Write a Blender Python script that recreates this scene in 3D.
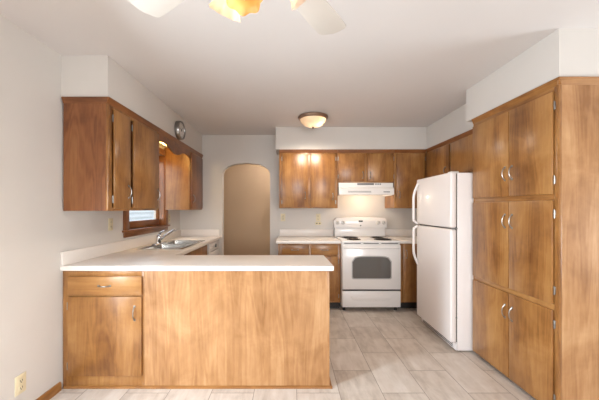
import bpy, bmesh, math, random
from mathutils import Vector, Matrix

for o in list(bpy.data.objects):
    bpy.data.objects.remove(o)
S = bpy.context.scene
COL = S.collection
PI = math.pi
random.seed(4)

# ------------------------------------------------------------------ camera
cam_d = bpy.data.cameras.new('camera')
cam = bpy.data.objects.new('camera', cam_d)
COL.objects.link(cam)
cam.location = (0, 0, 1.338)
cam.rotation_euler = (PI / 2, 0, 0)
cam_d.sensor_width = 36
cam_d.sensor_fit = 'HORIZONTAL'
cam_d.lens = 36 * 290 / 599
cam_d.shift_x = 10.0 / 599
cam_d.shift_y = 8.5 / 599
cam_d.clip_start = 0.02
S.camera = cam

# ------------------------------------------------------------------ world
W = bpy.data.worlds.new('world')
S.world = W
W.use_nodes = True
wn = W.node_tree.nodes
wl = W.node_tree.links
wn.clear()
wo = wn.new('ShaderNodeOutputWorld')
wb = wn.new('ShaderNodeBackground')
ws = wn.new('ShaderNodeTexSky')
ws.sky_type = 'NISHITA'
ws.sun_disc = False
ws.sun_elevation = math.radians(40)
ws.sun_rotation = math.radians(200)
wb.inputs['Strength'].default_value = 0.5
wh = wn.new('ShaderNodeHueSaturation')
wh.inputs['Saturation'].default_value = 0.35
wl.new(ws.outputs[0], wh.inputs['Color'])
wl.new(wh.outputs[0], wb.inputs['Color'])
wl.new(wb.outputs[0], wo.inputs['Surface'])


def area_light(name, loc, rot, sx, sy, power, color):
    d = bpy.data.lights.new(name, 'AREA')
    d.shape = 'RECTANGLE'
    d.size, d.size_y = sx, sy
    d.energy = power
    d.color = color
    o = bpy.data.objects.new(name, d)
    COL.objects.link(o)
    o.location = loc
    o.rotation_euler = rot
    return o


# daylight through the patio door in the left wall, the dining window on the far right
# and the large opening behind the camera
area_light('patio_daylight', (-1.80, 1.00, 0.95), (0, -PI / 2 + .45, 0), 1.5, 0.42, 92, (0.78, 0.905, 1.0))
area_light('dining_daylight', (4.20, 1.08, 1.0), (0, PI / 2 + .45, 0), 1.0, 0.9, 44, (0.83, 0.93, 1.0))
area_light('rear_daylight', (0.8, -2.95, 1.45), (PI / 2, 0, 0), 1.9, 1.0, 76, (0.90, 0.955, 1.0))


def point_light(name, loc, power, color, radius=0.03, parent=None, kind='POINT'):
    d = bpy.data.lights.new(name, kind)
    d.energy = power
    d.color = color
    d.shadow_soft_size = radius
    o = bpy.data.objects.new(name, d)
    COL.objects.link(o)
    o.location = Vector(loc) + Vector((XO, 0, 0))
    if parent:
        o.parent = parent
        o.location = o.location - parent.location
    return o


S.view_settings.view_transform = 'Standard'
S.view_settings.look = 'None'
S.view_settings.gamma = 1.0
S.view_settings.use_curve_mapping = False
S.view_settings.exposure = 0.2


# ------------------------------------------------------------------ materials
def lin(c):
    out = []
    for v in c:
        v /= 255.0
        out.append(v / 12.92 if v <= 0.04045 else ((v + 0.055) / 1.055) ** 2.4)
    return (*out, 1.0)


def new_mat(name):
    m = bpy.data.materials.new(name)
    m.use_nodes = True
    nt = m.node_tree
    b = nt.nodes['Principled BSDF']
    return m, nt, b


def ramp(nt, stops):
    r = nt.nodes.new('ShaderNodeValToRGB')
    e = r.color_ramp.elements
    while len(e) < len(stops):
        e.new(0.5)
    for el, (p, c) in zip(e, stops):
        el.position = p
        el.color = c
    return r


def noise(nt, vec, scale, detail=4, rough=0.55, dist=0.0):
    n = nt.nodes.new('ShaderNodeTexNoise')
    n.inputs['Scale'].default_value = scale
    n.inputs['Detail'].default_value = detail
    n.inputs['Roughness'].default_value = rough
    n.inputs['Distortion'].default_value = dist
    if vec is not None:
        nt.links.new(vec, n.inputs['Vector'])
    return n


def mixc(nt, kind, fac, a, b):
    m = nt.nodes.new('ShaderNodeMix')
    m.data_type = 'RGBA'
    m.blend_type = kind
    for sock, v in ((m.inputs[0], fac), (m.inputs[6], a), (m.inputs[7], b)):
        if hasattr(v, 'links') or isinstance(v, bpy.types.NodeSocket):
            nt.links.new(v, sock)
        else:
            sock.default_value = v
    return m.outputs[2]


def mth(nt, op, a, b=None, c=None):
    m = nt.nodes.new('ShaderNodeMath')
    m.operation = op
    for i, v in enumerate((a, b, c)):
        if v is None:
            continue
        if isinstance(v, bpy.types.NodeSocket):
            nt.links.new(v, m.inputs[i])
        else:
            m.inputs[i].default_value = v
    return m.outputs[0]


def wood(name, dark, mid, light, axis, rough=0.3, figure=0.6, blotch=0.75):
    m, nt, b = new_mat(name)
    tc = nt.nodes.new('ShaderNodeTexCoord')
    oi = nt.nodes.new('ShaderNodeObjectInfo')
    off = mth(nt, 'MULTIPLY', oi.outputs['Random'], 37.0)
    va = nt.nodes.new('ShaderNodeVectorMath')
    va.operation = 'ADD'
    nt.links.new(tc.outputs['Object'], va.inputs[0])
    nt.links.new(off, va.inputs[1])
    mp = nt.nodes.new('ShaderNodeMapping')
    sc = [7.0, 7.0, 7.0]
    sc['xyz'.index(axis)] = 0.75
    mp.inputs['Scale'].default_value = sc
    nt.links.new(va.outputs[0], mp.inputs['Vector'])
    n1 = noise(nt, mp.outputs[0], 0.8, 3, 0.5, 0.6)
    # contour rings of the stretched noise read as plain-sawn figure
    ring = mth(nt, 'SINE', mth(nt, 'MULTIPLY', n1.outputs[0], 70.0))
    ring = mth(nt, 'MULTIPLY', mth(nt, 'ADD', ring, 1.0), 0.5)
    n2 = noise(nt, mp.outputs[0], 9.0, 5, 0.65)
    v = mth(nt, 'MULTIPLY', n1.outputs[0], 0.75)
    v = mth(nt, 'MULTIPLY_ADD', ring, 0.13 * figure, v)
    v = mth(nt, 'MULTIPLY_ADD', n2.outputs[0], 0.30, v)
    n3 = noise(nt, va.outputs[0], 3.2, 4, 0.6, 0.5)
    v = mth(nt, 'MULTIPLY_ADD', n3.outputs[0], blotch, v)
    v = mth(nt, 'ADD', v, -0.08 - blotch * 0.5)
    r = ramp(nt, [(0.25, lin(dark)), (0.5, lin(mid)), (0.78, lin(light))])
    nt.links.new(v, r.inputs[0])
    nt.links.new(r.outputs[0], b.inputs['Base Color'])
    b.inputs['Roughness'].default_value = rough
    b.inputs['Coat Weight'].default_value = 0.12
    b.inputs['Coat Roughness'].default_value = 0.22
    bp = nt.nodes.new('ShaderNodeBump')
    bp.inputs['Strength'].default_value = 0.05
    bp.inputs['Distance'].default_value = 0.002
    nt.links.new(n2.outputs[0], bp.inputs['Height'])
    nt.links.new(bp.outputs[0], b.inputs['Normal'])
    return m


def plain(name, col, rough=0.5, metal=0.0, var=0.03, vscale=6.0, bump=0.0, bscale=200.0, coat=0.0):
    m, nt, b = new_mat(name)
    tc = nt.nodes.new('ShaderNodeTexCoord')
    n = noise(nt, tc.outputs['Object'], vscale, 3)
    c = lin(col)
    lo = tuple(x * (1 - var) for x in c[:3]) + (1,)
    hi = tuple(min(1, x * (1 + var)) for x in c[:3]) + (1,)
    r = ramp(nt, [(0.3, lo), (0.7, hi)])
    nt.links.new(n.outputs[0], r.inputs[0])
    nt.links.new(r.outputs[0], b.inputs['Base Color'])
    b.inputs['Roughness'].default_value = rough
    b.inputs['Metallic'].default_value = metal
    b.inputs['Coat Weight'].default_value = coat
    if bump:
        n2 = noise(nt, tc.outputs['Object'], bscale, 3)
        bp = nt.nodes.new('ShaderNodeBump')
        bp.inputs['Strength'].default_value = bump
        bp.inputs['Distance'].default_value = 0.001
        nt.links.new(n2.outputs[0], bp.inputs['Height'])
        nt.links.new(bp.outputs[0], b.inputs['Normal'])
    return m


def glow_glass(name, col, emis, strength, trans=0.8):
    """frosted lamp glass: lets the bulb inside shine through and glows faintly itself"""
    m, nt, b = new_mat(name)
    nt.nodes.remove(b)
    out = nt.nodes['Material Output']
    tc = nt.nodes.new('ShaderNodeTexCoord')
    n = noise(nt, tc.outputs['Object'], 14, 3, 0.5, 0.3)
    c = lin(col)
    r = ramp(nt, [(0.3, tuple(x * 0.86 for x in c[:3]) + (1,)), (0.7, c)])
    nt.links.new(n.outputs[0], r.inputs[0])
    d = nt.nodes.new('ShaderNodeBsdfDiffuse')
    t = nt.nodes.new('ShaderNodeBsdfTranslucent')
    g = nt.nodes.new('ShaderNodeBsdfGlossy')
    g.inputs['Roughness'].default_value = 0.2
    e = nt.nodes.new('ShaderNodeEmission')
    e.inputs['Color'].default_value = lin(emis)
    e.inputs['Strength'].default_value = strength
    nt.links.new(r.outputs[0], d.inputs['Color'])
    nt.links.new(r.outputs[0], t.inputs['Color'])
    m1 = nt.nodes.new('ShaderNodeMixShader')
    m1.inputs[0].default_value = trans
    nt.links.new(d.outputs[0], m1.inputs[1])
    nt.links.new(t.outputs[0], m1.inputs[2])
    m2 = nt.nodes.new('ShaderNodeMixShader')
    m2.inputs[0].default_value = 0.05
    nt.links.new(m1.outputs[0], m2.inputs[1])
    nt.links.new(g.outputs[0], m2.inputs[2])
    a = nt.nodes.new('ShaderNodeAddShader')
    nt.links.new(m2.outputs[0], a.inputs[0])
    nt.links.new(e.outputs[0], a.inputs[1])
    nt.links.new(a.outputs[0], out.inputs['Surface'])
    return m


def emitter(name, col, strength):
    m, nt, b = new_mat(name)
    b.inputs['Base Color'].default_value = lin(col)
    b.inputs['Emission Color'].default_value = lin(col)
    b.inputs['Emission Strength'].default_value = strength
    return m


def clear_glass(name):
    m, nt, b = new_mat(name)
    nt.nodes.remove(b)
    out = nt.nodes['Material Output']
    t = nt.nodes.new('ShaderNodeBsdfTransparent')
    t.inputs[0].default_value = (0.95, 0.97, 0.97, 1)
    g = nt.nodes.new('ShaderNodeBsdfGlossy')
    g.inputs['Roughness'].default_value = 0.02
    lw = nt.nodes.new('ShaderNodeLayerWeight')
    f = nt.nodes.new('ShaderNodeMath')
    f.operation = 'MULTIPLY_ADD'
    nt.links.new(mth(nt, 'POWER', lw.outputs['Facing'], 5.0), f.inputs[0])
    f.inputs[1].default_value = 0.8
    f.inputs[2].default_value = 0.04
    mx = nt.nodes.new('ShaderNodeMixShader')
    nt.links.new(f.outputs[0], mx.inputs[0])
    nt.links.new(t.outputs[0], mx.inputs[1])
    nt.links.new(g.outputs[0], mx.inputs[2])
    nt.links.new(mx.outputs[0], out.inputs['Surface'])
    return m


def tile_floor():
    m, nt, b = new_mat('floor_tile')
    tc = nt.nodes.new('ShaderNodeTexCoord')
    sp = nt.nodes.new('ShaderNodeSeparateXYZ')
    nt.links.new(tc.outputs['Object'], sp.inputs[0])
    x, y = sp.outputs[0], sp.outputs[1]
    TW, TL = 0.31, 0.585
    cx = mth(nt, 'DIVIDE', mth(nt, 'SUBTRACT', x, 0.362 - 20 * TW), TW)
    row = mth(nt, 'FLOOR', cx)
    par = mth(nt, 'MODULO', row, 2.0)
    cy = mth(nt, 'DIVIDE', mth(nt, 'SUBTRACT', y, 2.103 + TL * 0.5 - 20 * TL), TL)
    cy = mth(nt, 'MULTIPLY_ADD', par, 0.5, cy)
    col = mth(nt, 'FLOOR', cy)
    fx = mth(nt, 'FRACT', cx)
    fy = mth(nt, 'FRACT', cy)
    ex = mth(nt, 'MULTIPLY', mth(nt, 'MINIMUM', fx, mth(nt, 'SUBTRACT', 1.0, fx)), TW)
    ey = mth(nt, 'MULTIPLY', mth(nt, 'MINIMUM', fy, mth(nt, 'SUBTRACT', 1.0, fy)), TL)
    edge = mth(nt, 'MINIMUM', ex, ey)
    grout = mth(nt, 'LESS_THAN', edge, 0.0022)
    cid = nt.nodes.new('ShaderNodeCombineXYZ')
    nt.links.new(row, cid.inputs[0])
    nt.links.new(col, cid.inputs[1])
    wn_ = nt.nodes.new('ShaderNodeTexWhiteNoise')
    wn_.noise_dimensions = '3D'
    nt.links.new(cid.outputs[0], wn_.inputs['Vector'])
    # streaked stone, stretched along each tile and slightly skewed, shifted per tile
    off = nt.nodes.new('ShaderNodeVectorMath')
    off.operation = 'MULTIPLY_ADD'
    nt.links.new(wn_.outputs['Color'], off.inputs[0])
    off.inputs[1].default_value = (9, 9, 9)
    nt.links.new(tc.outputs['Object'], off.inputs[2])
    mp = nt.nodes.new('ShaderNodeMapping')
    mp.inputs['Rotation'].default_value = (0, 0, math.radians(12))
    mp.inputs['Scale'].default_value = (11, 2.4, 1)
    nt.links.new(off.outputs[0], mp.inputs['Vector'])
    n1 = noise(nt, mp.outputs[0], 1.3, 6, 0.62, 0.4)
    n2 = noise(nt, off.outputs[0], 4.5, 4, 0.6, 0.5)
    v = mth(nt, 'MULTIPLY', n1.outputs[0], 0.6)
    v = mth(nt, 'MULTIPLY_ADD', n2.outputs[0], 0.4, v)
    v = mth(nt, 'MULTIPLY_ADD', wn_.outputs['Value'], 0.12, mth(nt, 'SUBTRACT', v, 0.06))
    r = ramp(nt, [(0.25, lin((160, 144, 130))), (0.5, lin((204, 191, 179))), (0.75, lin((226, 217, 208)))])
    nt.links.new(v, r.inputs[0])
    c = mixc(nt, 'MIX', grout, r.outputs[0], lin((138, 124, 110)))
    nt.links.new(c, b.inputs['Base Color'])
    b.inputs['Roughness'].default_value = 0.42
    bp = nt.nodes.new('ShaderNodeBump')
    bp.inputs['Strength'].default_value = 0.25
    bp.inputs['Distance'].default_value = 0.002
    h = mth(nt, 'MULTIPLY_ADD', grout, -1.0, mth(nt, 'MULTIPLY', n1.outputs[0], 0.15))
    nt.links.new(h, bp.inputs['Height'])
    nt.links.new(bp.outputs[0], b.inputs['Normal'])
    return m


BIRCH = ((114, 70, 34), (156, 106, 56), (182, 134, 80))
PALE_LIT = ((142, 95, 52), (174, 126, 81), (200, 156, 111))  # paler panel wood, part of its brighter light put into the colour
REDD = ((96, 52, 28), (132, 80, 45), (154, 102, 60))
DARK = ((96, 54, 28), (132, 80, 42), (156, 102, 60))
M = {
    'birch_z': wood('birch_upright', *BIRCH, 'z'),
    'birch_x': wood('birch_across', *BIRCH, 'x'),
    'birch_y': wood('birch_along', *BIRCH, 'y'),
    'pale_z': wood('pale_lit_birch_upright', *PALE_LIT, 'z', 0.36, 0.7, 0.75),
    'pale_x': wood('pale_lit_birch_across', *PALE_LIT, 'x', 0.36, 1.0, 0.5),
    'pale_y': wood('pale_lit_birch_along', *PALE_LIT, 'y', 0.36, 1.0, 0.5),
    'red_z': wood('reddish_birch_upright', *REDD, 'z', 0.3, 1.0, 0.6),
    'red_x': wood('reddish_birch_across', *REDD, 'x'),
    'dark_x': wood('dark_trim_across', *DARK, 'x'),
    'dark_y': wood('dark_trim_along', *DARK, 'y'),
    'dark_z': wood('dark_trim_upright', *DARK, 'z'),
    'wall': plain('wall_paint', (216, 209, 202), 0.7, 0, 0.015, 3, 0.08, 260),
    'hall': plain('dim_hall_paint', (198, 172, 142), 0.7, 0, 0.03, 1.5, 0.08, 260),  # tan hall paint, with the hall's dim warm light put into the colour
    'ceiling': plain('ceiling_paint', (220, 213, 209), 0.8, 0, 0.012, 2, 0.10, 180),
    'laminate': plain('laminate', (236, 226, 217), 0.28, 0, 0.015, 90),
    'enamel': plain('white_enamel', (236, 230, 226), 0.22, 0, 0.008, 3, 0, 0, 0.3),
    'fridge': plain('fridge_enamel', (236, 227, 223), 0.32, 0, 0.008, 3, 0.06, 500, 0.15),
    'shadow_gap': plain('rubber_gap_shade', (44, 38, 34), 0.6),  # shade in gaps and toe recesses put into the colour; also gasket rubber
    'black': plain('black_iron', (30, 28, 28), 0.45, 0.0, 0.1, 20),
    'coil': plain('burner_coil', (58, 50, 46), 0.5, 0.5, 0.1, 20),
    'oven_glass': plain('oven_glass', (90, 86, 82), 0.08, 0, 0.04, 4, 0, 0, 0.6),
    'oven_border': plain('oven_glass_border', (172, 168, 164), 0.2, 0, 0.02, 4),
    'chrome': plain('chrome', (220, 220, 222), 0.12, 1.0, 0.02),
    'nickel': plain('satin_nickel', (158, 154, 150), 0.28, 1.0, 0.05, 30),
    'steel': plain('stainless_steel', (186, 182, 176), 0.24, 1.0, 0.05, 8),
    'bronze': plain('brushed_bronze', (140, 112, 92), 0.35, 0.6, 0.06, 20),
    'almond': plain('almond_plastic', (226, 212, 178), 0.4),
    'slot': plain('dark_slot', (40, 34, 30), 0.6),
    'grey': plain('grey_plastic', (120, 118, 116), 0.4),
    'white_plastic': plain('white_plastic', (232, 226, 220), 0.4),
    'clock_face': plain('clock_face', (228, 222, 216), 0.4),
    'blade': plain('fan_blade', (208, 199, 189), 0.7),
    'knob_grey': plain('pale_grey_plastic', (204, 198, 192), 0.4),
    'siding': plain('white_siding', (235, 238, 242), 0.6, 0, 0.02, 3),
    'frost': glow_glass('frosted_glass', (232, 212, 188), (255, 224, 188), 0.10, 0.5),
    'amber': glow_glass('amber_glass', (240, 176, 104), (255, 176, 96), 0.10),
    'tulip': glow_glass('tulip_glass', (232, 206, 184), (255, 214, 170), 0.05),
    'bulb': emitter('lit_bulb', (255, 226, 176), 6),
    'tube': emitter('lit_tube', (255, 196, 104), 9),
    'hood_bulb': emitter('lit_hood_bulb', (255, 220, 170), 4),
    'glass': clear_glass('window_glass'),
    'floor': tile_floor(),
    'ground': plain('outside_lawn', (120, 130, 96), 0.9, 0, 0.2, 8),
}


# ------------------------------------------------------------------ mesh helpers
XO = 0.0   # sideways origin of the run of furniture being built


class MB:
    def __init__(self):
        self.bm = bmesh.new()

    def _merge(self, b2, smooth=False):
        if smooth:
            for f in b2.faces:
                f.smooth = True
        me = bpy.data.meshes.new('tmp')
        b2.to_mesh(me)
        b2.free()
        self.bm.from_mesh(me)
        bpy.data.meshes.remove(me)
        return self

    def box(self, x0, x1, y0, y1, z0, z1, bev=0.0, seg=2):
        x0, x1 = sorted((x0, x1)); y0, y1 = sorted((y0, y1)); z0, z1 = sorted((z0, z1))
        b = bmesh.new()
        bmesh.ops.create_cube(b, size=1)
        for v in b.verts:
            v.co = Vector((x0 + (v.co.x + .5) * (x1 - x0), y0 + (v.co.y + .5) * (y1 - y0), z0 + (v.co.z + .5) * (z1 - z0)))
        if bev:
            bmesh.ops.bevel(b, geom=b.edges[:], offset=min(bev, 0.45 * min(x1 - x0, y1 - y0, z1 - z0)), segments=seg, affect='EDGES', profile=0.5)
        return self._merge(b)

    def prism(self, pts, depth, bev=0.0, smooth=False):
        """closed polygon of 3D points swept along the vector depth"""
        b = bmesh.new()
        vs = [b.verts.new(p) for p in pts]
        f = b.faces.new(vs)
        r = bmesh.ops.extrude_face_region(b, geom=[f])
        for e in r['geom']:
            if isinstance(e, bmesh.types.BMVert):
                e.co += Vector(depth)
        bmesh.ops.recalc_face_normals(b, faces=b.faces[:])
        if bev:
            bmesh.ops.bevel(b, geom=b.edges[:], offset=bev, segments=2, affect='EDGES', profile=0.5)
        return self._merge(b, smooth)

    def tube(self, pts, r, n=8, closed=False):
        pts = [Vector(p) for p in pts]
        rr = r if isinstance(r, (list, tuple)) else [r] * len(pts)
        b = bmesh.new()
        rings = []
        N = len(pts)
        prev = None
        for i, p in enumerate(pts):
            if closed:
                t = pts[(i + 1) % N] - pts[i - 1]
            else:
                t = pts[min(i + 1, N - 1)] - pts[max(i - 1, 0)]
            t.normalize()
            if prev is None:
                a = Vector((0, 0, 1)) if abs(t.z) < 0.9 else Vector((1, 0, 0))
                u = t.cross(a).normalized()
            else:
                u = (prev - t * prev.dot(t)).normalized()
            prev = u
            w = t.cross(u)
            rings.append([b.verts.new(p + (u * math.cos(2 * PI * k / n) + w * math.sin(2 * PI * k / n)) * rr[i]) for k in range(n)])
        for i in range(N if closed else N - 1):
            A, B = rings[i], rings[(i + 1) % N]
            for k in range(n):
                b.faces.new((A[k], A[(k + 1) % n], B[(k + 1) % n], B[k]))
        if not closed:
            b.faces.new(rings[0][::-1])
            b.faces.new(rings[-1])
        bmesh.ops.recalc_face_normals(b, faces=b.faces[:])
        return self._merge(b, True)

    def lathe(self, prof, origin, axis=(0, 0, 1), n=32, wave=None, cap=True):
        """prof: list of (radius, height along axis)"""
        ax = Vector(axis).normalized()
        u = ax.orthogonal().normalized()
        w = ax.cross(u)
        b = bmesh.new()
        rings = []
        for i, (r, h) in enumerate(prof):
            ring = []
            for k in range(n):
                th = 2 * PI * k / n
                q = r * (1 + (wave(i, th) if wave else 0))
                ring.append(b.verts.new(Vector(origin) + ax * h + (u * math.cos(th) + w * math.sin(th)) * q))
            rings.append(ring)
        for A, B in zip(rings, rings[1:]):
            for k in range(n):
                b.faces.new((A[k], A[(k + 1) % n], B[(k + 1) % n], B[k]))
        if cap:
            if prof[0][0] > 1e-5:
                b.faces.new(rings[0][::-1])
            if prof[-1][0] > 1e-5:
                b.faces.new(rings[-1])
        bmesh.ops.remove_doubles(b, verts=b.verts[:], dist=1e-6)
        bmesh.ops.recalc_face_normals(b, faces=b.faces[:])
        return self._merge(b, True)

    def build(self, name, mat, parent=None, offset=None):
        me = bpy.data.meshes.new(name)
        off = offset if offset is not None else (world_loc(parent) if parent else Vector())
        off = off - Vector((XO, 0, 0))
        for v in self.bm.verts:
            v.co -= off
        self.bm.to_mesh(me)
        self.bm.free()
        try:
            me.set_sharp_from_angle(angle=math.radians(38))
        except Exception:
            pass
        o = bpy.data.objects.new(name, me)
        COL.objects.link(o)
        me.materials.append(mat if not isinstance(mat, str) else M[mat])
        if parent:
            o.parent = parent
        elif offset is not None:
            o.location = offset
        return o


def world_loc(o):
    v = Vector()
    while o:
        v += o.location
        o = o.parent
    return v


def thing(name, label, cat, loc, group=None):
    o = bpy.data.objects.new(name, None)
    o.empty_display_size = 0.1
    COL.objects.link(o)
    o.location = Vector(loc) + Vector((XO, 0, 0))
    o['label'] = label
    o['category'] = cat
    if group:
        o['group'] = group
    return o


def struct(name, mb, mat, parent=None):
    o = mb.build(name, mat, parent)
    o['kind'] = 'structure'
    return o


# face frames: map (u, v, d) = along, up, outward onto a cabinet front
def south(y0):
    return lambda u, v, d: Vector((u, y0 - d, v))


def east(x0):
    return lambda u, v, d: Vector((x0 + d, u, v))


def west(x0):
    return lambda u, v, d: Vector((x0 - d, u, v))


def fbox(mb, f, u0, u1, v0, v1, d0, d1, bev=0.0):
    a, b = f(u0, v0, d0), f(u1, v1, d1)
    return mb.box(a.x, b.x, a.y, b.y, a.z, b.z, bev)


def pull(f, u, v, d, parent, length=0.10, vertical=True, mat='nickel'):
    """arched bow pull with two flat feet"""
    mb = MB()
    pts, rad = [], []
    n = 9
    for i in range(n):
        t = -1 + 2 * i / (n - 1)
        s = t * length / 2
        h = 0.022 * (1 - abs(t) ** 2.6) + 0.002
        pts.append(f(u, v + s, d + h) if vertical else f(u + s, v, d + h))
        rad.append(0.0034 + 0.0014 * abs(t))
    mb.tube(pts, rad, 8)
    for s in (-1, 1):
        c = (u, v + s * length * 0.5) if vertical else (u + s * length * 0.5, v)
        fbox(mb, f, c[0] - 0.008, c[0] + 0.008, c[1] - 0.008, c[1] + 0.008, d - 0.0008, d + 0.004, 0.002)
    return mb.build('handle', mat, parent)


def hinge(f, u, v, d, parent, hgt=0.048):
    mb = MB()
    fbox(mb, f, u - 0.006, u + 0.006, v - hgt / 2, v + hgt / 2, d, d + 0.003, 0.0008)
    mb.tube([f(u, v - hgt / 2 - .004, d + .006), f(u, v + hgt / 2 + .004, d + .006)], 0.0032, 8)
    return mb.build('hinge', 'nickel', parent)


def cab_door(root, f, u0, u1, v0, v1, base_d=0.0, handle=None, hinge_side=None, mat='birch_z', thick=0.016,
             name='door', hz=(0.07, 0.07), hlen=0.10):
    """flush slab door lying on the face frame; handle=(u, v); hinge_side is the u of the hinged edge"""
    mb = MB()
    fbox(mb, f, u0, u1, v0, v1, base_d + 0.0005, base_d + thick, 0.0045)
    d = mb.build(name, mat, root)
    if handle:
        pull(f, handle[0], handle[1], base_d + thick, d, hlen)
    if hinge_side is not None:
        for vv in (v0 + hz[0], v1 - hz[1]):
            hinge(f, hinge_side, vv, base_d + 0.001 if True else 0, d)
    return d


def cab_drawer(root, f, u0, u1, v0, v1, mat, base_d=0.0, hl=0.085, thick=0.016):
    mb = MB()
    fbox(mb, f, u0, u1, v0, v1, base_d + 0.0005, base_d + thick, 0.0045)
    d = mb.build('drawer', mat, root)
    pull(f, (u0 + u1) / 2, (v0 + v1) / 2, base_d + thick, d, hl, vertical=False)
    return d


def seam(root, f, u0, u1, v0, v1, gap=0.003, d=0.0):
    """thin dark reveal around a door (the gap between door and frame)"""
    mb = MB()
    fbox(mb, f, u0 - gap, u1 + gap, v0 - gap, v1 + gap, d - 0.001, d + 0.0006)
    return mb.build('reveal', 'dark_z', root)


# ------------------------------------------------------------------ dimensions
XL, XR = -1.73, 2.20          # kitchen side walls
YB = 4.475                    # back wall
ZC = 2.475                    # ceiling
ZS = 2.165                    # underside of the soffits
CT = 0.914                    # counter top height

# ------------------------------------------------------------------ room
struct('floor', MB().box(-1.87, 4.5, -3.2, 5.8, -0.1, 0.0), 'floor')
struct('ceiling', MB().box(-1.87, 4.5, -3.2, 5.8, ZC, ZC + 0.12), 'ceiling')

XO = .037
w = MB()
xa, xb = XL - 0.14, XL
WY0, WY1, WZ0, WZ1 = 3.03, 3.92, 1.115, 2.05       # sink window
PY0, PY1, PZ1 = 0.76, 1.24, 2.05                  # patio door
w.box(xa, xb, -3.0, PY0, 0, ZC)
w.box(xa, xb, PY0, PY1, PZ1, ZC)
w.box(xa, xb, PY1, WY0, 0, ZC)
w.box(xa, xb, WY0, WY1, 0, WZ0)
w.box(xa, xb, WY0, WY1, WZ1, ZC)
w.box(xa, xb, WY1, YB + 0.1, 0, ZC)
struct('wall_left', w, 'wall')

XO = .077
# back wall with the arched opening
ax0, ax1, aztop, azsp = -1.112, -0.378, 2.045, 1.86
pts = [(XL - .1, YB, 0), (ax0, YB, 0), (ax0, YB, azsp)]
rx = 0.27
for i in range(1, 9):
    t = i / 8 * PI / 2
    pts.append((ax0 + rx - rx * math.cos(t), YB, azsp + (aztop - 0.012 - azsp) * math.sin(t)))
pts.append(((ax0 + ax1) / 2, YB, aztop))
for i in range(8, 0, -1):
    t = i / 8 * PI / 2
    pts.append((ax1 - rx + rx * math.cos(t), YB, azsp + (aztop - 0.012 - azsp) * math.sin(t)))
pts += [(ax1, YB, azsp), (ax1, YB, 0), (XR, YB, 0), (XR, YB, ZC), (XL - .1, YB, ZC)]
struct('wall_back', MB().prism(pts, (0, 0.1, 0)), 'wall')

struct('wall_right', MB().box(XR, XR + 0.12, 1.835, YB + 0.1, 0, ZC), 'wall')
struct('wall_dining', MB().box(XR + 0.12, 4.4, 1.835, 1.955, 0, ZC), 'wall')
w = MB()
w.box(4.25, 4.37, -3.0, -0.05, 0, ZC).box(4.25, 4.37, 1.55, 1.835, 0, ZC)
w.box(4.25, 4.37, -0.05, 1.55, 0, 0.45).box(4.25, 4.37, -0.05, 1.55, 1.85, ZC)
struct('wall_east', w, 'wall')
w = MB()
w.box(-1.87, -0.15, -3.12, -3.0, 0, ZC).box(1.75, 4.37, -3.12, -3.0, 0, ZC)
w.box(-0.15, 1.75, -3.12, -3.0, 0, 0.95).box(-0.15, 1.75, -3.12, -3.0, 1.95, ZC)
struct('wall_front', w, 'wall')
# hall beyond the arch
w = MB()
w.box(-1.87, 1.2, 5.55, 5.65, 0, ZC).box(-1.87, -1.77, YB + 0.1, 5.55, 0, ZC).box(1.1, 1.2, YB + 0.1, 5.55, 0, ZC)
struct('wall_hall', w, 'hall')
point_light('hall_fill', (-.2, 5.0, 2.3), 14, (1.0, .93, .85), .06)  # unseen fill lamp added to brighten the hall

XO = .037
# soffits above the cabinets
struct('ceiling_soffit_left', MB().box(XL, -1.385, 2.153, YB, ZS, ZC), 'wall')
XO = .07
struct('ceiling_soffit_back', MB().box(-0.262, XR, 4.05, YB, ZS, ZC), 'wall')
struct('ceiling_soffit_right', MB().box(1.845, XR, 2.69, 4.05, ZS, ZC), 'wall')
XO = .032
struct('ceiling_soffit_pantry', MB().box(1.668, XR + 0.12, 1.829, 2.79, ZS + 0.006, ZC), 'wall')

XO = .037
# baseboard
b = MB()
b.prism([(XL, PY1, 0), (XL + 0.015, PY1, 0), (XL + 0.015, PY1, 0.05), (XL + 0.008, PY1, 0.063), (XL, PY1, 0.063)], (0, 2.135 - PY1, 0))
struct('baseboard_left', b, 'birch_y')

# sink window: sash, glass, casing, stool and apron
wroot = bpy.data.objects.new('window_1', None)
COL.objects.link(wroot)
wroot.location = (XL + XO, (WY0 + WY1) / 2, WZ0)
wroot['kind'] = 'structure'
m = MB()
gx = -1.815
m.box(gx - 0.02, gx + 0.02, WY0, WY1, WZ0, 1.195, .002)
m.box(gx - 0.02, gx + 0.02, WY0, WY1, 1.97, WZ1, .002)
m.box(gx - 0.02, gx + 0.02, WY0, WY0 + .05, 1.195, 1.97, .002)
m.box(gx - 0.02, gx + 0.02, WY1 - .022, WY1, 1.195, 1.97, .002)
struct('sash', m, 'dark_y', wroot)
struct('pane', MB().box(gx - .003, gx + .003, WY0 + .05, WY1 - .022, 1.195, 1.97), 'glass', wroot)
m = MB()
for (a, c) in ((WY0 - .085, WY0 + .004), (WY1 - .004, WY1 + .085)):
    m.box(XL + .0005, XL + .02, a, c, WZ0, 2.125, .004)
m.box(XL + .0005, XL + .02, WY0 + .004, WY1 - .004, WZ1 - .004, 2.125, .004)
m.box(XL - .075, XL + .0005, WY1 - .012, WY1 + .0, WZ0, WZ1)
m.box(XL - .075, XL + .0005, WY0, WY0 + .012, WZ0, WZ1)
struct('casing', m, 'dark_z', wroot)
m = MB()
m.box(XL - .07, XL + .045, WY0 - .10, WY1 + .10, WZ0 - .022, WZ0, .006)
m.box(XL + .0005, XL + .018, WY0 - .08, WY1 + .08, WZ0 - .075, WZ0 - .022, .004)
struct('stool', m, 'dark_y', wroot)

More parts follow.
